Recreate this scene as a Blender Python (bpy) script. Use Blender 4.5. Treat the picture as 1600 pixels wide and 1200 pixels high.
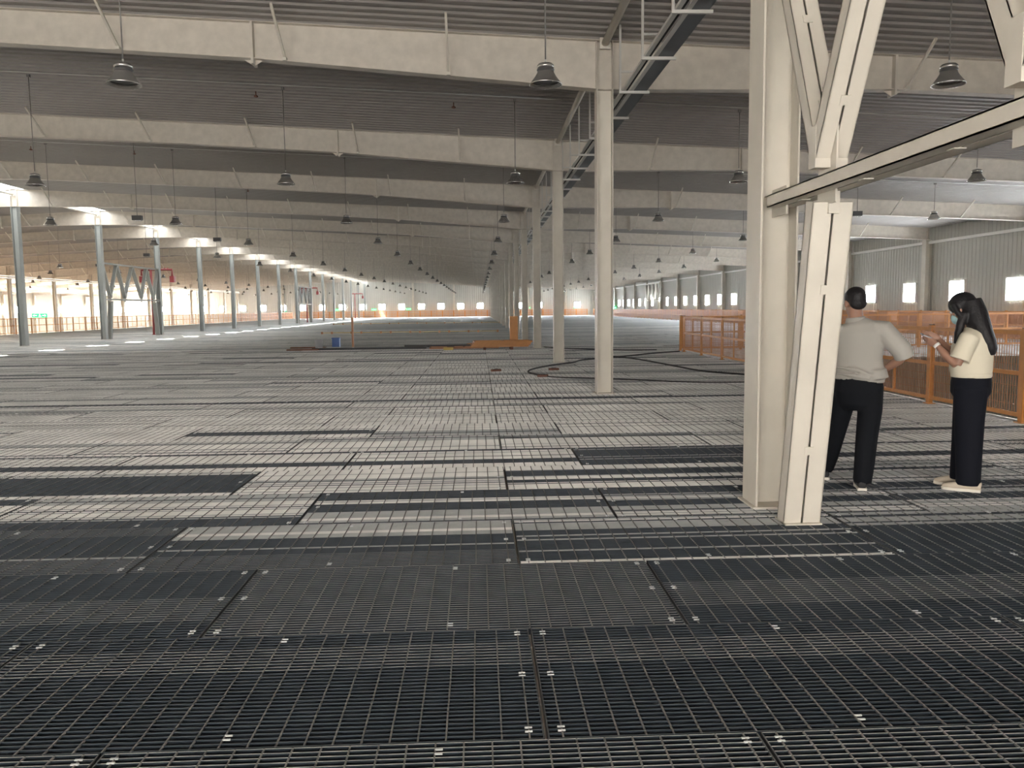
import bpy, math, random
from mathutils import Vector, Matrix
random.seed(7)
D = bpy.data
for o in list(D.objects): D.objects.remove(o)
SC = bpy.context.scene
COL = SC.collection

# ------------------------------------------------------------------ camera
EYE = 1.53
cam_d = D.cameras.new('camera'); cam = D.objects.new('camera', cam_d); COL.objects.link(cam)
cam_d.sensor_width = 36.0; cam_d.lens = 1248.73 / 1600 * 36.0
cam_d.clip_start = 0.05; cam_d.clip_end = 600
YAW, PITCH, ROLL = 0.0404529, 0.0948363, 0.0112809
cam.matrix_world = (Matrix.Translation((0, 0, EYE)) @ Matrix.Rotation(-YAW, 4, 'Z')
                    @ Matrix.Rotation(math.pi / 2 - PITCH, 4, 'X') @ Matrix.Rotation(-ROLL, 4, 'Z'))
SC.camera = cam
# ------------------------------------------------------------------ view, sky, sun
SC.view_settings.view_transform = 'Standard'; SC.view_settings.look = 'None'
SC.view_settings.gamma = 1.0; SC.view_settings.use_curve_mapping = False
SC.view_settings.exposure = 0.6
W = D.worlds.new('sky'); SC.world = W; W.use_nodes = True
bg = W.node_tree.nodes['Background']; bg.inputs[0].default_value = (0.97, 0.925, 0.86, 1); bg.inputs[1].default_value = 10.5
sun_d = D.lights.new('sun', 'SUN'); sun_d.energy = 150; sun_d.angle = 0.01; sun_d.color = (1, .95, .86)
sun = D.objects.new('sun', sun_d); COL.objects.link(sun)
sun.rotation_euler = Vector((-3.7, -1.65, 7.6)).to_track_quat('Z', 'Y').to_euler()
sun.location = (0, 0, 20)
WIN_E = 150.0        # daylight behind the wall windows
RIDGE_E = 6.5     # daylight through the translucent ridge strip
WIN_R = 55.0       # weaker daylight on the shaded right side
FILL_E = 26.0       # glow of the added rooflight sheets of the left bay
SC.cycles.max_bounces = 8; SC.cycles.diffuse_bounces = 5; SC.cycles.glossy_bounces = 3
SC.cycles.sample_clamp_indirect = 12.0
SC.cycles.use_denoising = True

# ------------------------------------------------------------------ materials
def mat(name, col, rough=.6, metal=0., var=0., scale=3., bump=0., emis=0., spec=.5, col2=None):
    m = D.materials.new(name); m.use_nodes = True
    nt = m.node_tree; b = nt.nodes['Principled BSDF']
    b.inputs['Base Color'].default_value = (*col, 1)
    b.inputs['Roughness'].default_value = rough; b.inputs['Metallic'].default_value = metal
    b.inputs['Specular IOR Level'].default_value = spec
    if emis:
        b.inputs['Emission Color'].default_value = (*col, 1); b.inputs['Emission Strength'].default_value = emis
    if var or bump:
        tc = nt.nodes.new('ShaderNodeTexCoord'); n = nt.nodes.new('ShaderNodeTexNoise')
        n.inputs['Scale'].default_value = scale; n.inputs['Detail'].default_value = 5
        nt.links.new(tc.outputs['Object'], n.inputs['Vector'])
        if var:
            r = nt.nodes.new('ShaderNodeValToRGB')
            c2 = col2 or tuple(c * (1 - var) for c in col)
            r.color_ramp.elements[0].position = .35; r.color_ramp.elements[1].position = .68
            r.color_ramp.elements[0].color = (*c2, 1); r.color_ramp.elements[1].color = (*col, 1)
            nt.links.new(n.outputs['Fac'], r.inputs[0]); nt.links.new(r.outputs[0], b.inputs['Base Color'])
        if bump:
            bp = nt.nodes.new('ShaderNodeBump'); bp.inputs['Strength'].default_value = bump
            bp.inputs['Distance'].default_value = .02
            nt.links.new(n.outputs['Fac'], bp.inputs['Height']); nt.links.new(bp.outputs[0], b.inputs['Normal'])
    return m
M = dict(
    cool=mat('backlit_grey_steel', (.35, .365, .35), .5, var=.1, scale=2.2),  # cooler grey of the ridge row, its backlit dimness put into the colour
    steel=mat('cream_painted_steel', (.64, .60, .525), .5, var=.12, scale=2.2, bump=.05),
    beam=mat('cream_painted_beam', (.60, .55, .48), .55, var=.14, scale=5, bump=.15),
    liner=mat('grey_ribbed_roof_liner', (.31, .29, .272), .5, var=.08, scale=.4),
    wallp=mat('grey_wall_panel', (.46, .45, .41), .55, var=.06, scale=.3),
    concrete=mat('ground_concrete', (.44, .36, .31), .8, var=.25, scale=.5),
    zdark=mat('zinc_shade_and_joint', (.030, .043, .060), .5, metal=.0, var=.25, scale=6),  # dark bands: shade among the bars put into the colour; also joints
    zdarktop=mat('zinc_dim_edge', (.10, .108, .112), .45, var=.3, scale=9),
    zmid=mat('zinc_half_lit', (.41, .425, .43), .45, var=.2, scale=5),  # half-lit bands, the light level put into the colour
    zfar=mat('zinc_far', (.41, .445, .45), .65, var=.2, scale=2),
    zlitedge=mat('zinc_lit_edge', (.76, .75, .72), .4, var=.35, scale=7),  # glint on bar tops and sunlit floor edge, put into the colour
    zlit=mat('zinc_lit_band', (.82, .815, .79), .5, var=.25, scale=1.7),  # pale bands: light caught by the bars, put into the colour
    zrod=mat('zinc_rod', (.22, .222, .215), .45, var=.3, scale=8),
    clip=mat('bright_clip', (.62, .65, .66), .4),
    orange=mat('orange_paint', (.56, .24, .065), .45, var=.12, scale=8),
    wire=mat('orange_brown_wire', (.42, .20, .10), .5),
    lamp=mat('spun_aluminium', (.55, .54, .52), .25, metal=.85),
    lampdark=mat('lamp_housing_dark', (.06, .06, .06), .45),
    lamplens=mat('dark_lamp_glass', (.05, .055, .06), .08, metal=.3),
    rod=mat('grey_rod', (.16, .15, .14), .5),
    tray=mat('dark_cable_tray', (.045, .05, .058), .4, var=.3, scale=2),
    galv=mat('galvanised_bracket', (.50, .49, .46), .45),
    red=mat('red_pipe_paint', (.27, .045, .05), .4),
    black=mat('black_rubber', (.018, .018, .02), .5),
    brown=mat('brown_socket', (.16, .07, .045), .6),
    board=mat('brown_board', (.22, .10, .06), .7, var=.3, scale=6),
    blue=mat('blue_plastic', (.035, .10, .30), .45),
    greyp=mat('grey_plastic', (.34, .34, .36), .5),
    yellow=mat('yellow_tape', (.62, .46, .14), .6),
    green=mat('exit_sign_green', (.03, .75, .18), .5, emis=1.4),
    signw=mat('exit_sign_white', (.85, 1., .9), .5, emis=1.6),
    glow=mat('daylit_window_pane', (.93, .97, 1.), .3, emis=WIN_E),
    glowr=mat('shaded_window_pane', (.93, .97, 1.), .3, emis=WIN_R),
    ridgeglow=mat('daylit_ridge_sheet', (.95, .98, 1.), .3, emis=RIDGE_E),
    fillglow=mat('added_fill_sheet', (1., .90, .74), .3, emis=FILL_E),
    white=mat('white_paint', (.78, .77, .74), .5),
    skin=mat('skin', (.33, .18, .125), .5, var=.08, scale=20),
    hair=mat('black_hair', (.012, .011, .013), .5, spec=.3, bump=.3, scale=60),
    poloshirt=mat('light_grey_polo', (.36, .345, .315), .85, spec=.2, bump=.25, scale=9),
    tee=mat('cream_tee', (.66, .61, .49), .85, spec=.2, bump=.2, scale=9),
    trous=mat('black_trousers', (.008, .009, .012), .85, spec=.15, bump=.2, scale=8),
    navy=mat('navy_trousers', (.008, .009, .014), .85, spec=.15, bump=.2, scale=8),
    shoe=mat('beige_canvas', (.52, .45, .36), .8),
    sole=mat('pale_sole', (.72, .68, .60), .6),
    shoeb=mat('black_shoe', (.02, .02, .022), .5),
    mask=mat('pale_blue_mask', (.36, .56, .58), .8),
    eye=mat('eye_white', (.7, .7, .68), .3),
    pupil=mat('eye_dark', (.02, .015, .01), .2),
    phone=mat('phone_body', (.03, .03, .035), .2),
    phoneglass=mat('phone_back', (.25, .25, .27), .2),
    paper=mat('paper', (.75, .74, .72), .8),
)

# ------------------------------------------------------------------ mesh helpers
class MB:
    def __init__(s): s.v = []; s.f = []; s.m = []; s.mats = []; s.sm = []
    def mi(s, m):
        if m not in s.mats: s.mats.append(m)
        return s.mats.index(m)
    def face(s, pts, m, smooth=False):
        n = len(s.v); s.v += [tuple(p) for p in pts]; s.f.append(tuple(range(n, n + len(pts)))); s.m.append(s.mi(m)); s.sm.append(smooth)
    def box(s, x0, x1, y0, y1, z0, z1, m):
        n = len(s.v); i = s.mi(m)
        s.v += [(x0, y0, z0), (x1, y0, z0), (x1, y1, z0), (x0, y1, z0), (x0, y0, z1), (x1, y0, z1), (x1, y1, z1), (x0, y1, z1)]
        for q in ((0, 3, 2, 1), (4, 5, 6, 7), (0, 1, 5, 4), (1, 2, 6, 5), (2, 3, 7, 6), (3, 0, 4, 7)):
            s.f.append(tuple(n + k for k in q)); s.m.append(i); s.sm.append(False)
        return s
    def bar(s, p, q, w, h, m, up=(0, 0, 1)):
        p, q = Vector(p), Vector(q); d = (q - p).normalized(); u = Vector(up)
        a = d.cross(u)
        if a.length < 1e-4: a = d.cross(Vector((0, 1, 0)))
        a.normalize(); b = a.cross(d).normalized(); a *= w / 2; b *= h / 2
        n = len(s.v); i = s.mi(m)
        for c in (p, q): s.v += [tuple(c - a - b), tuple(c + a - b), tuple(c + a + b), tuple(c - a + b)]
        for f in ((0, 3, 2, 1), (4, 5, 6, 7), (0, 1, 5, 4), (1, 2, 6, 5), (2, 3, 7, 6), (3, 0, 4, 7)):
            s.f.append(tuple(n + k for k in f)); s.m.append(i); s.sm.append(False)
        return s
    def loft(s, rings, m, cap=True, smooth=True):
        i = s.mi(m); n0 = len(s.v); k = len(rings[0])
        for r in rings: s.v += [tuple(p) for p in r]
        for a in range(len(rings) - 1):
            for b in range(k):
                c = (b + 1) % k
                s.f.append((n0 + a * k + b, n0 + a * k + c, n0 + (a + 1) * k + c, n0 + (a + 1) * k + b)); s.m.append(i); s.sm.append(smooth)
        if cap:
            s.f.append(tuple(n0 + b for b in reversed(range(k)))); s.m.append(i); s.sm.append(False)
            e = n0 + (len(rings) - 1) * k
            s.f.append(tuple(e + b for b in range(k))); s.m.append(i); s.sm.append(False)
        return s
    def tube(s, pts, r, m, k=8, cap=True, flat=1.0, side=(1, 0, 0)):
        pts = [Vector(p) for p in pts]; rings = []; prev = None
        rr = r if isinstance(r, (list, tuple)) else [r] * len(pts)
        for i, p in enumerate(pts):
            d = (pts[min(i + 1, len(pts) - 1)] - pts[max(i - 1, 0)]).normalized()
            a = (prev - d * prev.dot(d)) if prev is not None else Vector(side) - d * Vector(side).dot(d)
            if a.length < 1e-3: a = d.orthogonal()
            a.normalize(); prev = a; b = d.cross(a)
            q = rr[i]; qa, qb = (q if isinstance(q, tuple) else (q, q * flat))
            rings.append([p + a * (qa * math.cos(2 * math.pi * j / k)) + b * (qb * math.sin(2 * math.pi * j / k)) for j in range(k)])
        return s.loft(rings, m, cap)
    def lathe(s, prof, m, k=20, c=(0, 0, 0), cap=False):
        rings = [[(c[0] + r * math.cos(2 * math.pi * j / k), c[1] + r * math.sin(2 * math.pi * j / k), c[2] + z) for j in range(k)] for r, z in prof]
        return s.loft(rings, m, cap)
    def ball(s, c, r, m, k=14, n=9, rot=None):
        if not isinstance(r, (list, tuple)): r = (r, r, r)
        rings = []
        for a in range(n + 1):
            t = math.pi * min(max(a / n, .02), .98)
            ring = []
            for j in range(k):
                p = Vector((r[0] * math.sin(t) * math.cos(2 * math.pi * j / k), r[1] * math.sin(t) * math.sin(2 * math.pi * j / k), -r[2] * math.cos(t)))
                if rot: p = rot @ p
                ring.append(p + Vector(c))
            rings.append(ring)
        return s.loft(rings, m, True)
    def mesh(s, name):
        me = D.meshes.new(name); me.from_pydata(s.v, [], s.f)
        for m in s.mats: me.materials.append(M[m])
        me.polygons.foreach_set('material_index', s.m); me.polygons.foreach_set('use_smooth', s.sm)
        me.update(); return me
    def build(s, name, parent=None, loc=None):
        o = D.objects.new(name, s.mesh(name)); COL.objects.link(o)
        if parent: o.parent = parent
        if loc: o.location = loc
        return o
def tag(o, label=None, cat=None, group=None, kind=None):
    if label: o['label'] = label
    if cat: o['category'] = cat
    if group: o['group'] = group
    if kind: o['kind'] = kind
    return o
def empty(name, loc, label, cat, group=None, rz=0):
    o = D.objects.new(name, None); COL.objects.link(o); o.location = loc; o.rotation_euler.z = rz
    o.empty_display_size = .2
    return tag(o, label, cat, group)
def link(name, me, parent, loc=(0, 0, 0)):
    o = D.objects.new(name, me); COL.objects.link(o); o.parent = parent; o.location = loc; return o
def copy_tree(o, parent=None):
    c = o.copy(); COL.objects.link(c)
    if parent: c.parent = parent
    for ch in list(o.children): copy_tree(ch, c)
    return c
def struct(name, mb, label, cat):
    return tag(mb.build(name), label, cat, kind='structure')
ORD = ['first', 'second', 'third', 'fourth', 'fifth', 'sixth', 'seventh', 'eighth', 'ninth', 'tenth', 'eleventh', 'twelfth',
       'thirteenth', 'fourteenth', 'fifteenth', 'sixteenth', 'seventeenth', 'eighteenth', 'nineteenth', 'twentieth'] 
def od(n):
    if n < 20: return ORD[n]
    t = {2: 'twenty', 3: 'thirty', 4: 'forty'}[(n + 1) // 10]; u = (n + 1) % 10
    return t + '-' + ORD[u - 1] if u else {2: 'twentieth', 3: 'thirtieth', 4: 'fortieth'}[(n + 1) // 10]

# ------------------------------------------------------------------ layout numbers
BAY = 8.1; Y0 = 6.0; NF = 19; YEND = 152.0; YBACK = -10.2
XR, XC, XRIDGE, XL, XLL = 22.0, 2.21, -21.3, -44.8, -69.0
EDGE_L = -34.3; VOID_X = 6.95; VOID_Y = 27.2; GROUND = -6.0
def zc(x):
    if x > XC: return 6.08 - .045 * (x - XC)
    if x > XRIDGE: return 6.08 + .05 * (XC - x)
    return 7.255 - .05 * (XRIDGE - x)

# ------------------------------------------------------------------ platform floor of steel gratings
ROW0, ROWH, PANW = 2.71, .985, 2.32
def build_floor():
    mb = MB()
    P = {'D': ('zdark', 'zdarktop'), 'E': ('zdark', 'zlitedge'), 'M': ('zmid', 'zmid'), 'P': ('zlit', 'zlit'), 'Q': ('zmid', 'zlitedge')}  # band types paint lit and shaded strips onto the bars
    hand = {   # (row, panel) -> painted light and shade bands, near edge to far edge
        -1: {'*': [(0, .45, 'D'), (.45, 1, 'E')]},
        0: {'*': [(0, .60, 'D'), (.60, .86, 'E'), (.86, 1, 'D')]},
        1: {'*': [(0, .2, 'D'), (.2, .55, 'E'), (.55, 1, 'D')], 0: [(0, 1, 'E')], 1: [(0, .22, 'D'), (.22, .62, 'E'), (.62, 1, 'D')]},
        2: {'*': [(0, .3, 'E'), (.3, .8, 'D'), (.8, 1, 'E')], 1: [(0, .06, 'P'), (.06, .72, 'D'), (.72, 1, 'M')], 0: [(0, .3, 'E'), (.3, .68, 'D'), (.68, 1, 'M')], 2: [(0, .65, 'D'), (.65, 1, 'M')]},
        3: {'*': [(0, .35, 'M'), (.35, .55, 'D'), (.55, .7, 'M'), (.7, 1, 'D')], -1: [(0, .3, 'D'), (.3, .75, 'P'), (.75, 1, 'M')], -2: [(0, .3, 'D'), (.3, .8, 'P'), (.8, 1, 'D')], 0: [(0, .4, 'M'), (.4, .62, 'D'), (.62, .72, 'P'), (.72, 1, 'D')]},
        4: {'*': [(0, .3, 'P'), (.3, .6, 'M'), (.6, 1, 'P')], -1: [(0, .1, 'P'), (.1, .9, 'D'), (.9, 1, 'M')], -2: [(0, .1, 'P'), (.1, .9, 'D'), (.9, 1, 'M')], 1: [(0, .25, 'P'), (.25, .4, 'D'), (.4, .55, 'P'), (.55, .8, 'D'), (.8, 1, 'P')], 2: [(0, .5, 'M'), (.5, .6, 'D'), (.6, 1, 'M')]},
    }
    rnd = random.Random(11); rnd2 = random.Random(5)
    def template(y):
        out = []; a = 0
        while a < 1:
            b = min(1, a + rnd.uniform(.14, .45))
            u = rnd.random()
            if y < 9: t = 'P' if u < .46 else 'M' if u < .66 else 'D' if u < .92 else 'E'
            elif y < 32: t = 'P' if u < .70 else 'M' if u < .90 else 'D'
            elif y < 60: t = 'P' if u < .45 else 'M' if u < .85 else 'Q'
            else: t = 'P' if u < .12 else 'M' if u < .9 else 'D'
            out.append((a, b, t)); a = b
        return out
    r = -13
    while True:
        ya = ROW0 + r * ROWH
        if ya > YEND - .2: break
        yb = min(ya + ROWH, YEND)
        off = .22 if r % 2 == 0 else -1.335
        xmax = VOID_X if ya < VOID_Y - .5 else XR - .05
        base = template(ya)
        k = math.floor((EDGE_L - off) / PANW)
        fine = ya < 31; rods = ya < 44 and ya > .3
        while off + k * PANW < xmax:
            xa = max(off + k * PANW, EDGE_L); xb = min(off + (k + 1) * PANW, xmax)
            pk = k if r % 2 == 0 else k      # panel index: 0 starts at off
            if r in hand: 
                h = hand[r]; key = (k + 1) if r % 2 == 0 else k
                bands = h.get(key, h['*'])
            else:
                bands = base if (rnd.random() < .72) else template(ya)
            k += 1
            if xb - xa < .05: continue
            ym = (ya + yb) / 2
            vis = (-.62 * ym - 4) < xb and xa < (.70 * ym + 4) and ya > .2
            g = .006
            if fine and vis:
                nb = 33
                for i in range(nb):
                    y = ya + g + (yb - ya - 2 * g) * i / (nb - 1) - .002
                    fr = i / (nb - 1)
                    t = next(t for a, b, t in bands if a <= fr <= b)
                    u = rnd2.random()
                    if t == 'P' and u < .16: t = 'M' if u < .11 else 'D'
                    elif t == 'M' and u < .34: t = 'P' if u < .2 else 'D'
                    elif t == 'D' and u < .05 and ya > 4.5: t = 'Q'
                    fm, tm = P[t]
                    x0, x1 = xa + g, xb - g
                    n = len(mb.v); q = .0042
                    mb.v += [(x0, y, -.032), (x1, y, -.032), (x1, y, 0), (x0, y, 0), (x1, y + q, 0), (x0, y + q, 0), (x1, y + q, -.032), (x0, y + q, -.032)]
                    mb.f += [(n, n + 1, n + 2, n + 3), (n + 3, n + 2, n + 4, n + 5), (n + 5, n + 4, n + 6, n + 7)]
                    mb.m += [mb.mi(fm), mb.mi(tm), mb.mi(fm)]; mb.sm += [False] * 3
                nr = 23
                for i in range(nr):
                    x = xa + .06 + (xb - xa - .12) * i / (nr - 1)
                    mb.box(x - .003, x + .003, ya + .004, yb - .004, -.006, .0006, 'zrod')
                for x in (xa + g, xb - g - .005): mb.box(x, x + .005, ya + .003, yb - .003, -.034, .0005, 'zdarktop')
                if ya > 0:
                    for x in (xa + .045, xb - .075):
                        for fy in (.05, .5, .93):
                            for dy in (0, .03): mb.box(x, x + .027, ya + fy * ROWH + dy * .9, ya + fy * ROWH + dy * .9 + .008, -.002, .0025, 'clip')
                    xm = (xa + xb) / 2
                    for fy in (.06, .92):
                        for dy in (0, .03): mb.box(xm, xm + .027, ya + fy * ROWH + dy * .9, ya + fy * ROWH + dy * .9 + .008, -.002, .0025, 'clip')
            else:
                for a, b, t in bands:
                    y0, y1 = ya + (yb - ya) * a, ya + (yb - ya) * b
                    mb.face([(xa, y0, -.001), (xb, y0, -.001), (xb, y1, -.001), (xa, y1, -.001)], {'D': 'zdark' if ya < 22 else 'zfar', 'E': 'zdarktop', 'M': 'zmid' if ya < 26 else 'zfar', 'P': 'zlit', 'Q': 'zlitedge'}[t])
                if vis and rods:
                    nr = 23
                    for i in range(nr):
                        x = xa + .06 + (xb - xa - .12) * i / (nr - 1)
                        mb.face([(x - .004, ya + .01, .0015), (x + .004, ya + .01, .0015), (x + .004, yb - .01, .0015), (x - .004, yb - .01, .0015)], 'zrod')
                    for x in (xa,): mb.box(x - .006, x + .006, ya + .01, yb - .01, 0, .002, 'zdark')
                    for x in (xa + .05, xb - .08): mb.box(x, x + .03, ya + .04, ya + .06, 0, .003, 'zdark')
        r += 1
    # edge angles and joists that carry the gratings
    for a in ((EDGE_L - .02, EDGE_L, YBACK, YEND), (VOID_X, VOID_X + .06, YBACK, VOID_Y), (VOID_X, XR - .05, VOID_Y - .1, VOID_Y)):
        mb.box(*a, -.32, .012, 'zlitedge')  # pale tone paints the ledge as sunlit
    y = Y0 - 2 * BAY
    while y < YEND:
        mb.box(EDGE_L, VOID_X if y < VOID_Y else XR - .1, y - .07, y + .07, -.36, -.05, 'steel'); y += BAY / 2
    return mb
struct('floor', build_floor(), 'mezzanine floor of galvanised steel grating panels in staggered rows', 'floor')
g = MB(); g.box(XLL - .2, XR + .2, YBACK - 15, YEND + .2, GROUND - .2, GROUND, 'concrete')
struct('floor', g, 'ground storey concrete slab far below the mezzanine, seen through the fences', 'floor')

# ------------------------------------------------------------------ roof
def slope(xa, xb, ya, yb, holes=None):
    mb = MB(); y = ya
    za, zb = zc(xa), zc(xb)
    while y < yb - .01:
        p = .27
        for (d0, d1, h0, h1) in ((0, .13, 0, 0), (.13, .16, 0, -.03), (.16, .24, -.03, -.03), (.24, .27, -.03, 0)):
            mb.face([(xa, y + d0, za + h0), (xb, y + d0, zb + h0), (xb, y + d1, zb + h1), (xa, y + d1, za + h1)][::-1], 'liner')
        y += p
    mb.face([(xa, ya, za + .15), (xb, ya, zb + .15), (xb, yb, zb + .15), (xa, yb, za + .15)], 'liner')
    return mb
RW = .62
struct('ceiling', slope(XC, XR + .1, YBACK, YEND), 'ribbed grey roof liner sloping down from the near column row to the right wall', 'ceiling')
struct('ceiling', slope(XRIDGE + RW, XC, YBACK, YEND), 'ribbed grey roof liner between the near column row and the ridge', 'ceiling')
struct('ceiling', slope(XL, XRIDGE - RW, YBACK, YEND), 'ribbed grey roof liner on the far side of the ridge', 'ceiling')
struct('ceiling', slope(XLL, XL, YBACK, YEND), 'ribbed grey roof liner of the outermost left bay', 'ceiling')
rc = MB()     # ridge strip with openings
zr = 7.30; ys = YBACK
ops = sorted(Y0 + BAY * k + o for k in range(0, 18) for o in (2.02, 6.07))
for yo in ops + [YEND + 1.0]:
    rc.box(XRIDGE - RW, XRIDGE + RW, ys, min(yo - .38, YEND), zr, zr + .06, 'ridgeglow'); ys = yo + .38
    if yo < YEND:
        for sx in (-1, 1): rc.box(XRIDGE + sx * (RW - .13) - .13, XRIDGE + sx * (RW - .13) + .13, yo - .38, yo + .38, zr, zr + .06, 'white')
for sx in (-1, 1): rc.box(XRIDGE + sx * RW - .02, XRIDGE + sx * RW + .02, YBACK, YEND, zc(XRIDGE + RW) - .05, zr + .06, 'white')
struct('trim_1', rc, 'white ridge strip with a row of open rooflights over the ridge columns', 'trim')
rl = MB()  # sheets added to wash the left bay with light
for k in range(0, 18):
    for x0 in (-52.0, -60.0):
        z = min(zc(x0), zc(x0 - 2.4)) - .06
        rl.face([(x0 - 2.4, Y0 + BAY * k + .8, zc(x0 - 2.4) - .05), (x0, Y0 + BAY * k + .8, zc(x0) - .05), (x0, Y0 + BAY * k + 7.3, zc(x0) - .05), (x0 - 2.4, Y0 + BAY * k + 7.3, zc(x0 - 2.4) - .05)][::-1], 'fillglow')
struct('window_1', rl, 'added glowing rooflight sheets in the outermost left bay', 'fill_light')

# ------------------------------------------------------------------ walls
def ribwall_x(x, ya, yb, z0, z1, s, m='wallp'):   # wall in the YZ plane, facing s
    mb = MB(); y = ya
    while y < yb - .01:
        for (d0, d1, h0, h1) in ((0, .20, 0, 0), (.20, .22, 0, .02), (.22, .25, .02, .02), (.25, .27, .02, 0)):
            q = [(x + s * h0, y + d0, z0), (x + s * h1, y + d1, z0), (x + s * h1, y + d1, z1), (x + s * h0, y + d0, z1)]
            mb.face(q if s < 0 else q[::-1], m)
        y += .27
    mb.box(*sorted((x - s * .15, x - s * .01)), ya, yb, z0, z1, m)
    return mb
struct('wall_right', ribwall_x(XR, YBACK, YEND, GROUND, zc(XR) + .1, -1), 'grey ribbed panel wall on the right with a row of small windows', 'wall')
struct('wall_left', ribwall_x(XLL, YBACK, YEND, GROUND, zc(XLL) + .1, 1), 'sunlit cream ribbed panel wall far on the left', 'wall')
mb = MB(); x = XLL
while x < XR - .01:
    for (d0, d1, h0, h1) in ((0, .30, 0, 0), (.30, .33, 0, .025), (.33, .37, .025, .025), (.37, .40, .025, 0)):
        xa, xb = x + d0, x + d1
        mb.face([(xa, YEND - h0, GROUND), (xb, YEND - h1, GROUND), (xb, YEND - h1, zc(xb) + .1), (xa, YEND - h0, zc(xa) + .1)], 'wallp')
    x += .4
mb.box(XLL, XR, YEND + .03, YEND + .2, GROUND, 7.6, 'wallp')
struct('wall_back', mb, 'pale ribbed end wall far away at the end of the hall', 'wall')
# end wall behind the camera out of view; doorway added to let light in from behind
f = MB()
f.box(XLL, -13, YBACK - .15, YBACK, GROUND, 7.4, 'wallp'); f.box(6, XR, YBACK - .15, YBACK, GROUND, 6.1, 'wallp')
f.box(-16, 9, YBACK - .15, YBACK, 3.8, 7.1, 'wallp'); f.box(-16, 9, YBACK - .15, YBACK, GROUND, -.4, 'wallp')
struct('wall_front', f, 'pale end wall behind the camera with a wide doorway added to let in light', 'wall')
# eaves trims
t = MB(); t.box(XR - .14, XR - .02, YBACK, YEND, 4.40, 4.52, 'white')
struct('trim_2', t, 'pale eaves rail running along the top of the right wall', 'trim')

# windows: frame + glowing pane
wn = 2
fr = {}
for ax in 'xyr':
    f = MB(); p = MB()
    w, h = .55, .45
    def B(u0, u1, z0, z1, d0, d1, m, q):
        if ax in 'xr': q.box(d0, d1, u0, u1, z0, z1, m)
        else: q.box(u0, u1, d0, d1, z0, z1, m)
    for (a, b, c, d) in ((-w - .06, w + .06, -h - .06, -h), (-w - .06, w + .06, h, h + .06), (-w - .06, -w, -h, h), (w, w + .06, -h, h)):
        B(a, b, c, d, -.05, .05, 'white', f)
    B(-w, w, -h, h, -.015, .015, 'glowr' if ax == 'r' else 'glow', p)
    fr[ax] = (f.mesh('window_frame'), p.mesh('pane'))
def window(ax, loc, label):
    global wn
    o = D.objects.new('window_%d' % wn, fr[ax][0]); COL.objects.link(o); o.location = loc; tag(o, label, 'window', kind='structure'); wn += 1
    link('pane', fr[ax][1], o)
ZW = 2.08
k = 0; y = 31.97 - 4.03 * 6
while y < YEND - 2:
    if y > 8: window('r', (XR - .07, y, ZW), 'small bright window in the right wall, %s along from the near end' % od(k)); k += 1
    y += 4.03
k = 0; y = 95.0
while y < YEND - 2:
    window('x', (XLL + .07, y, ZW), 'small bright window in the left wall, %s along from the near end' % od(k)); k += 1
    y += 4.05
k = 0; x = 18.74
while x > -67:
    window('y', (x, YEND - .08, ZW - .08), 'small bright window in the end wall, %s from the right' % od(k)); k += 1
    x -= 3.69

# ------------------------------------------------------------------ columns
def hcol(h, w=.28, d=.30, m='steel', z0=0.):
    mb = MB()
    mb.box(-w / 2, -w / 2 + .014, -d / 2, d / 2, z0, h, m); mb.box(w / 2 - .014, w / 2, -d / 2, d / 2, z0, h, m)
    mb.box(-w / 2 + .014, w / 2 - .014, -.006, .006, z0, h, m)
    return mb
def base_plate(z=0.): 
    return MB().box(-.17, .17, -.18, .18, z, z + .014, 'steel')
colmesh = {}
def columns(x, ztop, zb, rowname, fn, nf0=0, part=True, w=.28, d=.30, m='steel'):
    me = hcol(ztop, w, d, m, z0=zb).mesh('steel_column'); bp = base_plate(max(zb, 0)).mesh('base_plate')
    for k in range(nf0, NF):
        y = Y0 + BAY * k - (0.2 if k == NF - 1 else 0)
        o = D.objects.new('steel_column', me); COL.objects.link(o); o.location = (x, y, 0)
        tag(o, fn(k), 'column', rowname)
        if part: link('base_plate', bp, o)
columns(XC, 5.235, 0, 'columns of the near row', lambda k: ('large cream steel column nearest the camera with a leaning brace leg beside it' if k == 0 else 'cream steel column in the row right of centre, %s from the camera' % od(k)))
columns(XRIDGE, 6.44, 0, 'columns of the ridge row', lambda k: 'grey-white steel column in the ridge row left of centre, %s frame back' % od(k), 3, m='cool')
columns(XL, 5.2, GROUND, 'columns beyond the left fence', lambda k: 'sunlit steel column standing beyond the left fence, %s frame back' % od(k), 5, False, .3, .3)
columns(XR - .20, 4.58, GROUND, 'columns against the right wall', lambda k: 'steel column set against the right wall, %s frame back' % od(k), 0, False, .3, .35)
columns(XLL + .22, 4.28, GROUND, 'columns against the left wall', lambda k: 'steel column set against the sunlit left wall, %s frame back' % od(k), 9, False, .3, .35)
for k, x in enumerate([16.6, 9.4, -4.6, -12.3, -28.6, -36.5, -52.5, -60.5]):
    mb = hcol(zc(x) - .05, .35, .3, z0=GROUND); o = mb.build('wind_column', loc=(x, YEND - .22, 0))
    tag(o, 'steel wind column against the end wall, %s from the right' % od(k), 'column', 'wind columns of the end wall')

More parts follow.
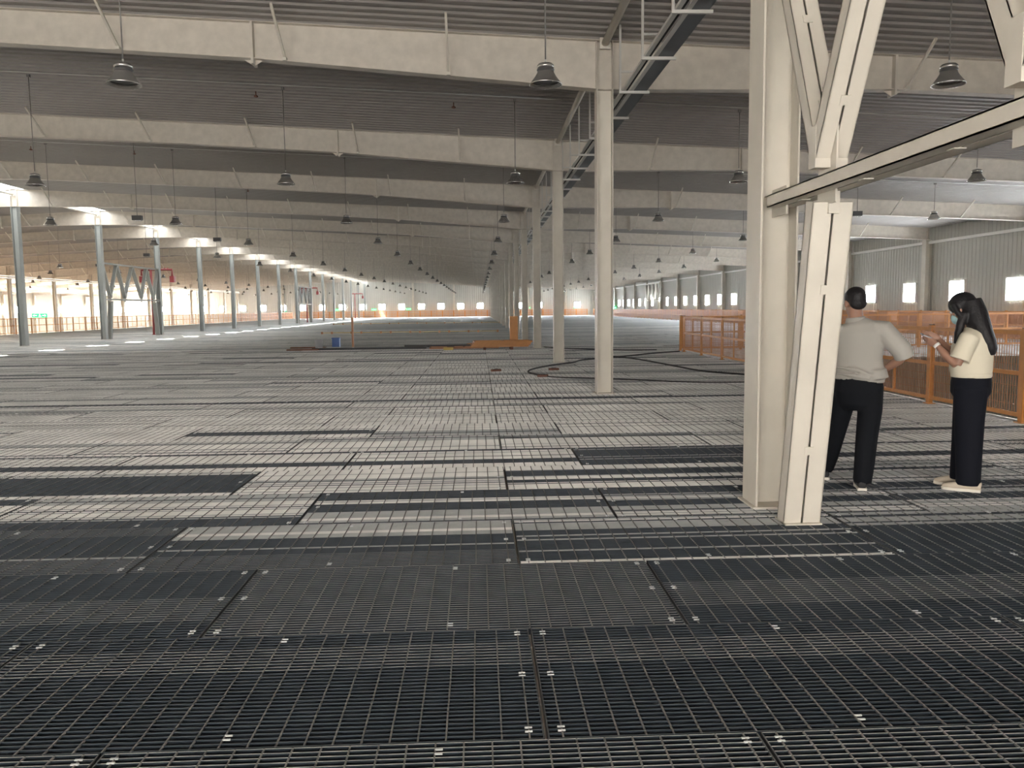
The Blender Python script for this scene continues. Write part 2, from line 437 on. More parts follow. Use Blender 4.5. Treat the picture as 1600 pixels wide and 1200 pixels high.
# ------------------------------------------------------------------ roof beams with fly braces
PROF = {
    'D': [(XC, .85), (7.28, .62), (XR - .1, .60)],
    'C': [(XRIDGE, .82), (-16.0, .62), (-7.85, .60), (-3.72, .635), (XC, .85)],
    'B': [(XL, .85), (-39.0, .62), (-26.6, .62), (XRIDGE, .82)],
    'A': [(XLL + .1, .6), (-50.5, .62), (XL, .85)]}
SPLICE = {'D': [7.28], 'C': [-16.0, -3.72], 'B': [-39.0, -26.6], 'A': [-50.5]}
NAMES = {'D': 'right bay', 'C': 'middle bay',
         'B': 'bay left of the ridge', 'A': 'outermost left bay'}
def depth_at(sp, x):
    p = PROF[sp]
    for (a, da), (b, db) in zip(p, p[1:]):
        if a <= x <= b or b <= x <= a: return da + (db - da) * (x - a) / (b - a)
    return .6
def beam_mesh(sp):
    mb = MB(); p = PROF[sp]; fw = .11
    xs = [q[0] for q in p]
    for (a, da), (b, db) in zip(p, p[1:]):
        ta, tb = zc(a) - .04, zc(b) - .04; ba, bb = zc(a) - da, zc(b) - db
        for y in (-.006, .006):
            q = [(a, y, ba), (b, y, bb), (b, y, tb), (a, y, ta)]; mb.face(q if y < 0 else q[::-1], 'beam')
        for (za, zb_) in ((ba, bb), (ta, tb)):
            n = len(mb.v)
            mb.v += [(a, -fw, za), (b, -fw, zb_), (b, fw, zb_), (a, fw, za), (a, -fw, za + .014), (b, -fw, zb_ + .014), (b, fw, zb_ + .014), (a, fw, za + .014)]
            for f in ((0, 3, 2, 1), (4, 5, 6, 7), (0, 1, 5, 4), (2, 3, 7, 6)):
                mb.f.append(tuple(n + i for i in f)); mb.m.append(mb.mi('beam')); mb.sm.append(False)
    for x in (xs[0], xs[-1]):
        for dx in (-.14, .14):
            if xs[0] - .3 < x + dx < xs[-1] + .3 and (x + dx - xs[0]) * (x + dx - xs[-1]) < 0: mb.box(x + dx - .006, x + dx + .006, -.11, .11, zc(x) - depth_at(sp, x + dx * .9), zc(x) - .05, 'beam')
    return mb.mesh('roof_beam')
def splice_mesh(sp, x):
    mb = MB(); d = depth_at(sp, x); z = zc(x) - d
    mb.box(x - .02, x + .02, -.13, .13, z - .09, zc(x) - .05, 'beam')
    for s in (-1, 1):
        mb.face([(x + s * .02, 0, z), (x + s * .16, 0, z), (x + s * .02, 0, z - .09)], 'beam')
        mb.face([(x + s * .02, .008, z), (x + s * .16, .008, z), (x + s * .02, .008, z - .09)][::-1], 'beam')
    return mb.mesh('splice_plate')
def brace_mesh(sp, x):
    mb = MB(); z = zc(x) - depth_at(sp, x) + .03
    mb.bar((x, -.10, z), (x, -.95, zc(x) - .03), .038, .038, 'steel'); mb.box(x - .03, x + .03, -.16, -.05, z - .03, z + .02, 'steel')
    return mb.mesh('fly_brace')
for sp in 'DCBA':
    bm_ = beam_mesh(sp); sm_ = [splice_mesh(sp, x) for x in SPLICE[sp]]
    x0, x1 = PROF[sp][0][0], PROF[sp][-1][0]
    xs = [x for x in [-.45 + 2.73 * i - (0 if i < 1 else .25) for i in range(-30, 12)] if x0 + 1 < x < x1 - 1]
    brs = [brace_mesh(sp, x) for x in xs]
    for k in range(NF - 1):
        if sp in 'AB' and k < 1: continue
        y = Y0 + BAY * k
        o = D.objects.new('roof_beam', bm_); COL.objects.link(o); o.location = (0, y, 0)
        tag(o, 'cream haunched steel roof beam of the %s, %s frame back' % (NAMES[sp], od(k)), 'beam', 'roof beams')
        for me in sm_: link('splice_plate', me, o)
        for me in brs: link('fly_brace', me, o)

# tie tubes along the column tops
tm = MB(); tm.tube([(0, .12, 0), (0, BAY - .12, 0)], .062, 'steel', 12); 
for s in (.1, BAY - .16): tm.box(-.09, .09, s, s + .05, -.09, .09, 'steel')
tme = tm.mesh('tie_tube')
for row, x, z, k0 in (('near column row', XC, 5.98, 0), ('ridge row', XRIDGE, 7.0, 2)):
    for k in range(k0, NF - 1):
        o = D.objects.new('tie_tube', tme); COL.objects.link(o); o.location = (x, Y0 + BAY * k, z)
        tag(o, 'round cream tie tube under the roof along the %s, %s bay back' % (row, od(k)), 'tube', 'tie tubes')

# ------------------------------------------------------------------ portal bracing trusses
def chan(mb_, p, q, w, d, m='steel', slot=.016, face=(0, -1, 0), battens=3):
    """two channels toe to toe: w across X, d deep; open slot between them front and back"""
    p, q = Vector(p), Vector(q); dr = (q - p).normalized(); X = Vector((1, 0, 0)); N = dr.cross(X).normalized()
    for s in (-1, 1):
        cx = X * (s * (w / 2 - .004)); mb_.bar(p + cx, q + cx, .008, d, m, up=tuple(N))
        fx = X * (s * (w / 4 + slot / 4))
        for n in (-1, 1):
            c = fx + N * (n * (d / 2 - .004)); mb_.bar(p + c, q + c, w / 2 - slot / 2, .008, m, up=tuple(N))
    for e in (p + dr * .004, q - dr * .004): mb_.bar(e - dr * .003, e + dr * .003, w - .01, d - .01, m, up=tuple(N))
    for i in range(battens):
        c = p + (q - p) * ((i + .5) / battens)
        for n in (-1, 1):
            cc = c + N * (n * (d / 2 + .002)); mb_.bar(cc - dr * .03, cc + dr * .03, .06, .008, m, up=tuple(N))
    return mb_
def truss(y_far, x, label, m='steel'):
    root = empty('portal_brace', (x, y_far, 0), label, 'brace', 'portal braces')
    zb, zt = 2.28, 4.33; L = BAY
    bn = [-.95, -2.85, -L + 2.85, -L + .95]; tn = [-.1, -1.95 + .0, -L / 2, -L + 1.95, -L + .1]
    chan(MB(), (0, -.16, zb), (0, -L + .16, zb), .20, .085, battens=9, m=m).build('bottom_chord', root)
    chan(MB(), (0, -.16, zt), (0, -L + .16, zt), .18, .085, battens=9, m=m).build('top_chord', root)
    for yy in (-.15, -L + .15):
        g = MB(); g.box(-.008, .008, yy - .14, yy + .14, zb - .10, zb + .10, 'steel'); g.box(-.07, .07, yy - .13, yy + .13, zb + .045, zb + .053, 'steel')
        g.build('end_plate', root)
    for yy in bn: g = MB(); g.box(-.006, .006, yy - .13, yy + .13, zb - .12, zb + .42, m); g.box(-.104, .104, yy - .05, yy + .05, zb + .10, zb + .36, m); g.build('gusset_plate', root)
    for i in range(4):
        for a, b in ((tn[i], bn[i]), (bn[i], tn[i + 1])):
            za, zb2 = (zt, zb + .18) if a == tn[i] else (zb + .18, zt)
            chan(MB(), (0, a, za), (0, b, zb2), .19 if a == tn[i] else .202, .11, battens=3, m=m).build('diagonal', root)
    for sgn, ya, yb in ((1, -.54, -.92), (-1, -L + .54, -L + .92)):
        lg = chan(MB(), (.03, ya, 0.0), (.03, yb, 2.18), .26, .12, battens=2, m=m)
        lg.box(-.10, .16, ya - .10, ya + .10, 0, .01, 'steel'); lg.box(-.005, .065, yb - .07, yb + .05, 2.1, 2.5, 'steel')
        lg.build('leg', root)
    return root
truss(Y0, XC, 'large cream portal brace of slotted twin channels bolted to the nearest column')
truss(Y0 + 6 * BAY, XRIDGE, 'zigzag portal brace between ridge columns at the left, beside a red pipe', 'cool')
truss(Y0 + 12 * BAY, XRIDGE, 'distant zigzag portal brace in the ridge column row', 'cool')
truss(Y0 + 12 * BAY, XR - .35, 'distant zigzag portal brace against the right wall')

# ------------------------------------------------------------------ high-bay lamps
def lamp_meshes():
    sh = MB(); sh.lathe([(.100, .155), (.108, .135), (.125, .105), (.148, .072), (.170, .045), (.190, .018), (.200, 0), (.193, .0), (.165, .04), (.14, .07), (.11, .10), (.095, .13)], 'lamp', 24)
    cl = MB(); cl.lathe([(.001, .26), (.03, .262), (.085, .248), (.104, .228), (.106, .208), (.098, .20)], 'lamp', 24)
    cl.lathe([(.098, .20), (.094, .185), (.108, .183), (.108, .172), (.098, .170), (.102, .155)], 'lampdark', 24)
    ln = MB(); ln.lathe([(.001, .035), (.08, .032), (.15, .03), (.158, .032)], 'lamplens', 24)
    hk = MB(); hk.tube([(0, 0, .25), (0, 0, .30)], .012, 'galv', 8)
    return sh.mesh('lamp_shade'), cl.mesh('housing'), ln.mesh('lens'), hk.mesh('hook')
LM = lamp_meshes(); rodc = {}
LX = [('farthest right of the near columns', 15.1), ('second right of the near columns', 11.4), ('first right of the near columns', 5.9), ('first left of the near columns', .86), ('second left of the near columns', -4.2), ('third left of the near columns', -9.6), ('nearest the ridge columns', -13.5),
      ('first beyond the ridge columns', -25.6), ('second beyond the ridge columns', -30.4), ('third beyond the ridge columns', -35.5), ('fourth beyond the ridge columns', -40.4), ('fifth beyond the ridge columns', -49.5)]
for nm, x in LX:
    for k in range(0, 18):
        y = Y0 + BAY * (k + .5)
        if x < -.66 * y - 2: continue
        z = 4.24 + (.06 if k else 0)
        o = empty('high_bay_lamp', (x, y, z), 'hanging grey bell lamp in the row %s, %s bay back' % (nm, od(k)), 'lamp', 'hanging bell lamps')
        link('lamp_shade', LM[0], o); link('housing', LM[1], o); link('lens', LM[2], o)
        top = round(zc(x) - z, 2)
        if top not in rodc:
            r_ = MB(); r_.tube([(0, 0, .25), (0, 0, top)], .009, 'rod', 6); r_.box(-.03, .03, -.03, .03, top - .08, top - .02, 'rod'); rodc[top] = r_.mesh('rod')
        link('rod', rodc[top], o)
        if k < 4: link('hook', LM[3], o)
# conduits under the liner that feed the lamps
for nm, xa, xb in (('middle bay', XRIDGE + .8, XC - .3), ('right bay', XC + 1.0, XR - .5), ('bay left of the ridge', XL + .5, XRIDGE - .8)):
    for k in range(0, 12):
        y = Y0 + BAY * (k + .5) - .25
        if k == 0 and xa < -22: continue
        c = MB(); c.tube([(xa, y, zc(xa) - .043), ((xa + xb) / 2, y, zc((xa + xb) / 2) - .043), (xb, y, zc(xb) - .043)], .014, 'galv', 6)
        o = c.build('conduit'); tag(o, 'thin pale conduit under the %s roof liner, %s bay back' % (nm, od(k)), 'conduit', 'lamp conduits')
# sprinkler heads
for k, (x, y) in enumerate([(-4.9, 18.6), (-14.3, 26.9), (-.5, 18.7), (-9.6, 34.6), (-11.0, 26.8)]):
    s = MB(); s.tube([(0, 0, 0), (0, 0, .10)], .012, 'brown', 8); s.lathe([(.001, -.03), (.045, -.02), (.05, 0), (.02, .02)], 'brown', 10)
    o = s.build('sprinkler_head', loc=(x, y, zc(x) - .13)); tag(o, 'small reddish sprinkler head under the roof liner, %s of the five by distance and side' % od(k), 'sprinkler', 'sprinkler heads')
# box lamps on rods
for k, (x, y) in enumerate([(-10.28, 25.0), (-10.33, 32.6), (11.96, 25.1), (-16.5, 41.0), (-22.8, 49.5)]):
    o = empty('emergency_lamp', (x, y, 4.3), 'small grey box lamp among the bell lamps, %s' % ['left middle distance', 'one bay behind the left middle one', 'right bay behind the brace', 'farther left near the ridge', 'left beside the ridge columns'][k], 'lamp', 'box lamps')
    b = MB(); b.box(-.14, .14, -.07, .07, 0, .14, 'lampdark'); b.box(-.12, .12, -.055, .055, -.02, 0, 'lamp'); b.build('housing', o)
    b = MB(); b.tube([(0, 0, .14), (0, 0, zc(x) - 4.3)], .009, 'rod', 6); b.build('rod', o)

# ------------------------------------------------------------------ cable tray with hangers
ct = empty('cable_tray', (0, 0, 0), 'long dark cable tray hung under the roof beside the near column row', 'cable tray')
b = MB(); b.box(2.52, 2.78, 6.3, YEND - 1, 5.02, 5.03, 'tray'); b.box(2.77, 2.785, 6.3, YEND - 1, 5.02, 5.12, 'tray'); b.build('tray_channel', ct)
b = MB(); b.box(2.38, 2.44, 6.3, YEND - 1, 5.02, 5.06, 'galv'); b.box(2.50, 2.56, 6.3, YEND - 1, 5.01, 5.02, 'galv'); b.build('side_rail', ct)
b = MB(); b.tube([(2.47, 6.3, 5.05), (2.47, YEND - 1, 5.05)], .02, 'black', 6); b.tube([(2.66, 6.3, 5.06), (2.66, YEND - 1, 5.06)], .03, 'black', 6); b.build('cables', ct)
hb = MB(); hb.box(2.33, 2.82, -.02, .02, 4.97, 5.01, 'galv'); hb.box(2.33, 2.36, -.02, .02, 4.97, zc(2.4), 'galv'); hb.box(2.36, 2.56, -.014, .014, 5.30, 5.33, 'galv'); hb.box(2.55, 2.57, -.01, .01, 5.03, 5.33, 'galv')
hm = hb.mesh('hanger'); y = 7.95
while y < YEND - 1: link('hanger', hm, ct, (0, y, 0)); y += 1.77

# ------------------------------------------------------------------ pipes along the left
for nm, dz, dx in (('upper', .0, 0), ('lower', -.20, .15)):
    b = MB(); b.tube([(0, 30, 0), (0, YEND - .5, 0)], .05, 'galv', 8)
    o = b.build('service_pipe', loc=(XL + .35 + dx, 0, 5.05 + dz)); tag(o, 'long thin service pipe running along the columns beyond the left fence, the %s of two' % nm, 'pipe')
for k, y in enumerate([55.0, 103.6, 143.6]):
    o = empty('fire_riser', (XRIDGE - .62, y, 0), 'red fire pipe with branch arms at a ridge column, %s' % ['beside the left zigzag brace', 'by the distant zigzag brace', 'far off by the end wall'][k], 'pipe', 'red fire risers')
    b = MB(); b.tube([(0, 0, 0), (0, 0, 4.35)], .075, 'red', 10); b.tube([(0, 0, 0), (0, 0, .03)], .13, 'red', 10); b.build('riser_pipe', o)
    b = MB(); b.tube([(-.6, -.05, 3.95), (-.6, -.05, 4.32), (0, 0, 4.35), (1.4, .0, 4.35), (1.4, .0, 3.9)], .07, 'red', 8)
    for x in (-.4, -.2, .3, .9, 1.1): b.tube([(x, .05, 4.30), (x, .05, 4.48)], .05, 'red', 8)
    b.build('branch_pipe', o)
    for x in (-.6, 1.4): b = MB(); b.box(x - .14, x + .14, -.12, .2, 3.5, 3.92, 'red'); b.build('valve_box', o)

# ------------------------------------------------------------------ fences
PL = 2.1
def fence_meshes(wr=.0035):
    post = MB(); post.box(-.04, .04, -.03, .03, 0, 1.2, 'orange'); post.box(-.07, .07, -.06, .06, 0, .012, 'orange'); post.box(-.03, .03, -.03, .03, 1.2, 1.21, 'black')
    fr = MB()
    for z in (.07, .60, 1.12): fr.box(.04, PL - .04, -.018, .018, z, z + .055, 'orange')
    for x in (.04, PL - .08, PL / 2 - .025): fr.box(x, x + .05, -.015, .015, .07, 1.175, 'orange')
    ms = MB(); x = .10
    while x < PL - .08: ms.box(x - wr, x + wr, -wr, wr, .12, 1.12, 'wire'); x += .05
    for z in (.22, .34, .46, .74, .86, .98): ms.box(.06, PL - .06, -.003, .003, z, z + .006, 'wire')
    return post.mesh('post'), fr.mesh('panel_frame'), ms.mesh('wire_mesh')
FP, FF, FM = fence_meshes(); FM_THICK = fence_meshes(.010)[2]
def fence(x, y, rz, n, label, wires=None):
    o = empty('safety_fence', (x, y, 0), label, 'fence', None, rz)
    for i in range(n + 1):
        link('post', FP, o, (i * PL, 0, 0))
        if i < n:
            f = link('panel_frame', FF, o, (i * PL, 0, 0)); link('wire_mesh', wires or FM, f)
    return o
R90 = math.pi / 2
fence(VOID_X - .07, 26.6, -R90, 13, 'orange mesh safety fence running beside the two people towards the camera')
fence(VOID_X, 27.35, 0, 7, 'orange mesh safety fence crossing behind the opening in the floor, right side')
fence(XR - .55, 27.6, R90, 58, 'long orange mesh safety fence running away along the right wall', FM_THICK)
fence(EDGE_L + .1, 46.0, R90, 49, 'long orange mesh safety fence along the sunlit left edge of the floor')
fence(EDGE_L + .2, YEND - 1.0, 0, 26, 'distant orange mesh safety fence in front of the end wall', FM_THICK)

# ------------------------------------------------------------------ exit signs
def exit_sign(loc, w, h, rz, label):
    o = empty('exit_sign', loc, label, 'sign', 'green exit signs', rz)
    b = MB(); b.box(-w / 2, w / 2, -.02, .02, 0, h, 'green'); b.build('sign_plate', o)
    b = MB(); q = -.024; c = h / 2
    def tri(pts): b.face([(x * w, q, z * h) for x, z in pts], 'signw')
    tri([(-.44, .5), (-.34, .22), (-.34, .78)]); tri([(-.34, .42), (-.18, .42), (-.18, .58), (-.34, .58)])
    tri([(.44, .5), (.34, .78), (.34, .22)]); tri([(.34, .58), (.18, .58), (.18, .42), (.34, .42)])
    tri([(-.06, .2), (0, .2), (.05, .55), (-.02, .6)]); tri([(.0, .45), (.10, .22), (.13, .28), (.04, .6)]); tri([(-.02, .7), (.03, .7), (.03, .88), (-.02, .88)])
    b.build('running_man_symbol', o)
    return o
exit_sign((-34.2, 64.0, 1.205), 1.15, .30, 0, 'green exit sign with white arrows over the left fence')
for k, (x, y) in enumerate([(-36.4, 151.2), (-26.7, 151.2), (-19.7, 151.2), (-13.2, 151.2), (9.3, 151.2), (18.5, 151.2)]):
    exit_sign((x, YEND - .06, 1.36), .9, .35, 0, 'tiny green exit sign above the distant fence, %s from the left' % od(k))
exit_sign((XR - .55, 127, 1.205), .9, .4, 0, 'small green exit sign on the far right fence')

# ------------------------------------------------------------------ things lying on the floor, middle distance
o = empty('fence_post', (1.39, 32.0, 0), 'single thick orange post standing right of the stack of orange panels', 'post')
b = MB(); b.box(-.16, .16, -.10, .10, 0, 1.2, 'orange'); b.build('post_body', o); b = MB(); b.box(-.22, .22, -.16, .16, 0, .02, 'orange'); b.build('base_plate', o)
o = empty('fence_post', (-5.12, 32.7, 0), 'thin brown-orange post standing alone left of centre beyond the grating', 'post')
b = MB(); b.box(-.04, .04, -.04, .04, 0, 1.22, 'wire'); b.build('post_body', o); b = MB(); b.box(-.1, .1, -.1, .1, 0, .02, 'wire'); b.build('base_plate', o)
def flatpanel(name, x, y, z, L, Wd, rz, label, m='orange'):
    o = empty(name, (x, y, z), label, 'barrier', 'mesh barriers lying on the floor', rz)
    b = MB()
    for yy in (-Wd / 2, 0, Wd / 2): b.box(-L / 2, L / 2, yy - .03, yy + .03, 0, .05, m)
    for xx in (-L / 2, 0, L / 2): b.box(xx - .03, xx + .03, -Wd / 2, Wd / 2, 0, .05, m)
    b.build('panel_frame', o)
    b = MB(); xx = -L / 2 + .05
    while xx < L / 2: b.box(xx - .004, xx + .004, -Wd / 2, Wd / 2, .022, .028, 'wire'); xx += .05
    b.build('wire_mesh', o)
st = empty('timber_bearer', (.2, 30.0, 0), 'left dark timber block under the orange panel stack', 'timber'); b = MB(); b.box(-.05, .05, -.5, .5, 0, .10, 'brown'); b.build('block', st)
st = empty('timber_bearer', (1.2, 30.0, 0), 'right dark timber block under the orange panel stack', 'timber'); b = MB(); b.box(-.05, .05, -.5, .5, 0, .10, 'brown'); b.build('block', st)
for i in range(4):
    flatpanel('mesh_barrier', .75 + .04 * i, 30.1, .10 + .055 * i, 2.1, 1.1, .02 * i, 'orange fence panel in the lying stack right of centre, %s' % ['lowest of four', 'second from the bottom', 'third from the bottom', 'topmost of four'][i])
flatpanel('mesh_barrier', -.6, 31.2, .0, 2.6, 1.1, .05, 'brown-orange fence panel flat on the grating left of the panel stack', 'wire')
flatpanel('mesh_barrier', .8, 33.6, .0, 2.6, 1.1, -.04, 'orange fence panel flat on the grating behind the panel stack')
o = empty('steel_channel', (-4.25, 31.2, 0), 'long dark steel channel with a bright top lying across the floor', 'steel bar'); b = MB(); b.box(-2.2, 2.2, -.08, .08, 0, .07, 'black'); b.build('channel_body', o); b = MB(); b.box(-2.0, 1.2, .0, .07, .071, .08, 'clip'); b.build('bright_edge', o)
o = empty('steel_channel', (-.6, 32.3, 0), 'dark steel channel lying behind the orange fence panels', 'steel bar'); b = MB(); b.box(-2.4, 1.4, -.08, .08, 0, .09, 'black'); b.build('channel_body', o)
o = MB(); o.lathe([(.001, 0), (.14, 0), (.17, .34), (.175, .36), (.165, .36), (.135, .02)], 'greyp', 16); q = o.build('bucket', loc=(-6.35, 32.0, 0)); tag(q, 'grey plastic bucket on the grating left of the blue bin', 'bucket')
o = empty('storage_bin', (-5.95, 33.6, 0), 'blue plastic bin standing on the grating left of centre', 'bin'); b = MB(); b.box(-.15, .15, -.15, .15, 0, .36, 'blue'); b.build('bin_body', o); b = MB(); b.box(-.17, .17, -.17, .17, .34, .38, 'blue'); b.build('rim', o)
for k, (x, y, L) in enumerate([(-6.9, 32.6, 1.4), (-6.75, 30.9, 1.2)]):
    b = MB(); b.box(-L / 2, L / 2, -.12, .12, 0, .05, 'board'); q = b.build('timber_board', loc=(x, y, 0)); tag(q, 'brown timber board lying near the grey bucket, the %s one' % ['farther', 'nearer'][k], 'board')
b = MB(); b.box(-.18, .18, -.12, .12, 0, .10, 'yellow'); b.box(-.05, .22, -.10, .14, .10, .13, 'brown'); q = b.build('carton', loc=(-1.15, 29.9, 0)); tag(q, 'small tan carton lying just before the dark steel channel', 'carton')
for k, (y, x0, x1, dz) in enumerate([(83.5, -15, 2.2, .09), (51.5, -10.0, 1.2, .09)]):
    o = empty('barrier_tape', (0, y, 0), 'yellow barrier tape with hanging tags across the floor, %s line' % ['farther', 'nearer'][k], 'tape')
    b = MB(); b.box(x0, x1, -.01, .01, dz - .03, dz + .01, 'yellow'); b.build('tape', o)
    n = 18; sp_ = (x1 - x0) / n
    for i in range(n + 1):
        if i % 3 == 2: continue
        b = MB(); b.box(x0 + i * sp_ - .06, x0 + i * sp_ + .06, -.03, .03, 0, dz + .06, 'wire'); b.build('tag_post', o)

# cables on the floor
def cable(name, pts, r, label):
    P_ = [Vector((p[0], p[1], r + .001)) for p in pts]; out = []
    for i in range(len(P_) - 1):
        a, b_, c, d = P_[max(i - 1, 0)], P_[i], P_[i + 1], P_[min(i + 2, len(P_) - 1)]
        for j in range(8):
            t = j / 8; out.append(.5 * ((2 * b_) + (c - a) * t + (2 * a - 5 * b_ + 4 * c - d) * t * t + (3 * b_ - a - 3 * c + d) * t ** 3))
    out.append(P_[-1])
    o = MB().tube(out, r, 'black', 8).build(name); tag(o, label, 'cable'); return o
cable('power_cable', [(6.7, 26.5), (5.6, 25.6), (4.4, 24.2), (3.02, 22.9), (2.6, 21.9), (1.9, 20.9), (1.3, 19.6), (1.15, 18.6), (1.38, 17.75)], .022, 'thick black cable looping round the second and third columns to a brown socket')
cable('power_cable', [(1.45, 17.7), (1.75, 17.3), (2.7, 16.85), (3.6, 16.2), (4.46, 15.7), (5.6, 15.6)], .012, 'thin black cable running right from the brown socket behind the second column')
cable('power_cable', [(2.5, 30.8), (3.4, 29.2), (5.16, 27.8), (6.2, 27.7)], .018, 'black cable lying across the floor beyond the third column')
cable('power_cable', [(3.8, 25.0), (4.2, 24.0), (4.55, 22.9), (4.92, 20.2), (5.2, 18.3), (5.9, 17.0), (6.3, 15.0)], .02, 'black cable curving towards the orange fence on the right')
for k, (x, y) in enumerate([(1.40, 17.65), (1.82, 19.5), (.40, 19.4)]):
    b = MB(); b.box(-.12, .12, -.05, .05, 0, .05, 'brown'); b.box(-.05, .05, -.03, .03, .05, .06, 'black'); q = b.build('socket_block', loc=(x, y, 0)); q.rotation_euler.z = .2 * k
    tag(q, 'brown extension socket on the grating, %s' % ['at the end of the looping cable', 'touching the cable near the third column', 'alone left of the cable loop'][k], 'socket')
# notice on the far crossing fence
b = MB(); b.box(-.45, .45, -.006, .006, 0, .34, 'paper')
for i in range(5): b.box(-.38, .38 - .1 * (i % 2), -.009, -.006, .06 + .055 * i, .07 + .055 * i, 'lampdark')
q = b.build('notice_board', loc=(14.75, 27.28, .12)); tag(q, 'white notice sheet on the crossing fence between the two people', 'notice')

# ------------------------------------------------------------------ people
def remesh(o, vox, smooth=4):
    m = o.modifiers.new('skin', 'REMESH'); m.mode = 'VOXEL'; m.voxel_size = vox; m.use_smooth_shade = True
    if smooth:
        s = o.modifiers.new('smooth', 'SMOOTH'); s.iterations = smooth; s.factor = .5
    return o
def hand(mb_, wrist, fwd, palm_n, side, m='skin', curl=.5, s=1.):
    """wrist, direction of fingers, palm normal (towards grip), side = direction of the thumb"""
    w, f, n, t = Vector(wrist), Vector(fwd).normalized(), Vector(palm_n).normalized(), Vector(side).normalized()
    mb_.tube([w - f * .02 * s, w + f * .03 * s, w + f * .085 * s], [(.024 * s, .017 * s), (.036 * s, .016 * s), (.039 * s, .013 * s)], m, 12, side=tuple(t))
    for i, (off, ln) in enumerate(((.029, .072), (.010, .080), (-.010, .074), (-.029, .058))):
        p = w + f * .075 * s + t * off * s; d = f.copy(); pts = [p]; seg = ln * s / 3
        for j in range(3):
            a = curl * (.5 + .45 * j) + i * .04
            d = (f * math.cos(a * (1 + j * .4)) + n * math.sin(a * (1 + j * .4))).normalized(); p = p + d * seg * (1.15 - .12 * j); pts.append(p)
        mb_.tube(pts, [.0092 * s, .009 * s, .0083 * s, .0066 * s], m, 8)
    p = w + f * .025 * s + t * .026 * s
    d1 = (f * .62 + t * .62 + n * .35).normalized(); q1 = p + d1 * .035 * s; d2 = (f * .85 + t * .2 + n * .5).normalized()
    mb_.tube([p, q1, q1 + d2 * .028 * s, q1 + d2 * .05 * s], [.013 * s, .011 * s, .0098 * s, .0075 * s], m, 8)
def head(mb_, c, face, tilt, m='skin', s=1.):
    """skull, jaw, nose, ears; face = yaw of the look direction (0 = +Y)"""
    R = Matrix.Rotation(face, 3, 'Z') @ Matrix.Rotation(-tilt, 3, 'X'); c = Vector(c)
    P = lambda x, y, z: c + R @ (Vector((x, y, z)) * s)
    mb_.ball(P(0, -.012, .03), (.074 * s, .092 * s, .088 * s), m, 20, 14, R)
    mb_.ball(P(0, .022, -.035), (.058 * s, .068 * s, .075 * s), m, 18, 12, R)
    mb_.ball(P(0, .052, -.088), (.026 * s, .024 * s, .020 * s), m, 12, 8, R)
    mb_.tube([P(0, .078, .012), P(0, .093, -.015), P(0, .104, -.03), P(0, .088, -.04)], [.008 * s, .010 * s, .014 * s, .009 * s], m, 8)
    for sx in (-1, 1):
        mb_.ball(P(sx * .076, -.008, -.008), (.010 * s, .018 * s, .030 * s), m, 10, 8, R)
        mb_.ball(P(sx * .03, .078, .022), (.020 * s, .010 * s, .006 * s), m, 8, 6, R)
    mb_.tube([P(-.022, .086, -.062), P(0, .092, -.062), P(.022, .086, -.062)], [.004 * s, .007 * s, .004 * s], m, 6)
    return P, R
def eyes(P, R, root, s=1.):
    for sx in (-1, 1):
        b = MB(); b.ball(P(sx * .030, .076, .006), .0105 * s, 'eye', 10, 8); e = b.build('eye', root)
        b = MB(); b.ball(P(sx * .030, .0825, .006), .0062 * s, 'pupil', 8, 6); b.build('pupil', e)

# ---- man, seen from behind: local x = to the right as seen, local y = away
man = empty('person', (3.12, 6.42, 0), 'person in a light grey polo and black trousers seen from behind, hand on hip', 'person', None, -.45)
b = MB()
P, R = head(b, (-.055, .03, 1.535), .45, .22, s=1.03)
b.tube([(-.035, -.01, 1.36), (-.045, .005, 1.43), (-.05, .012, 1.50)], [.066, .060, .056], 'skin', 14)
b.tube([(-.02, .02, 1.0), (-.02, .02, 1.2), (-.03, .0, 1.36)], [(.14, .10), (.16, .11), (.10, .07)], 'skin', 16)     # trunk under the shirt
# right arm akimbo
SR, ER, WR = (.165, 0, 1.315), (.325, -.01, 1.135), (.185, .13, .985)
b.tube([SR, (.26, -.01, 1.235), ER], [.052, .048, .040], 'skin', 12)
b.tube([ER, (.285, .045, 1.07), WR], [.041, .040, .026], 'skin', 12)
hand(b, WR, (-.75, .15, -.35), (0, -1, .1), (-.2, -.1, 1), curl=.35)
# left arm akimbo
SL, EL, WL = (-.215, 0, 1.315), (-.40, .02, 1.13), (-.23, .12, .97)
b.tube([SL, (-.31, .0, 1.235), EL], [.052, .048, .040], 'skin', 12)
b.tube([EL, (-.34, .06, 1.06), WL], [.041, .040, .026], 'skin', 12)
hand(b, WL, (.75, .15, -.35), (0, -1, .1), (.2, -.1, 1), curl=.35)
# legs under the trousers
b.tube([(.0, .02, 1.0), (.05, 0.02, .86), (.07, .01, .5), (.045, 0, .07)], [.07, .06, .045, .034], 'skin', 12)
b.tube([(-.02, .02, 1.0), (-.09, .04, .86), (-.16, .15, .5), (-.245, .33, .09)], [.07, .06, .045, .034], 'skin', 12)
remesh(b.build('body', man), .007, 3)
eyes(P, R, man)
b = MB()
b.ball(P(0, -.022, .045), (.082, .098, .088), 'hair', 20, 14, R); b.ball(P(0, -.06, -.005), (.072, .05, .062), 'hair', 16, 10, R)
b.ball(P(0, .045, .085), (.055, .045, .03), 'hair', 16, 10, R)
h = remesh(b.build('hair', man), .008, 3)
b = MB()
b.tube([(-.005, .02, .90), (0, .02, .97), (-.01, .02, 1.07), (-.02, .01, 1.2), (-.025, 0, 1.30), (-.03, 0, 1.365), (-.04, 0, 1.40)],
       [(.195, .135), (.19, .13), (.18, .125), (.195, .13), (.205, .12), (.15, .10), (.078, .07)], 'poloshirt', 28)
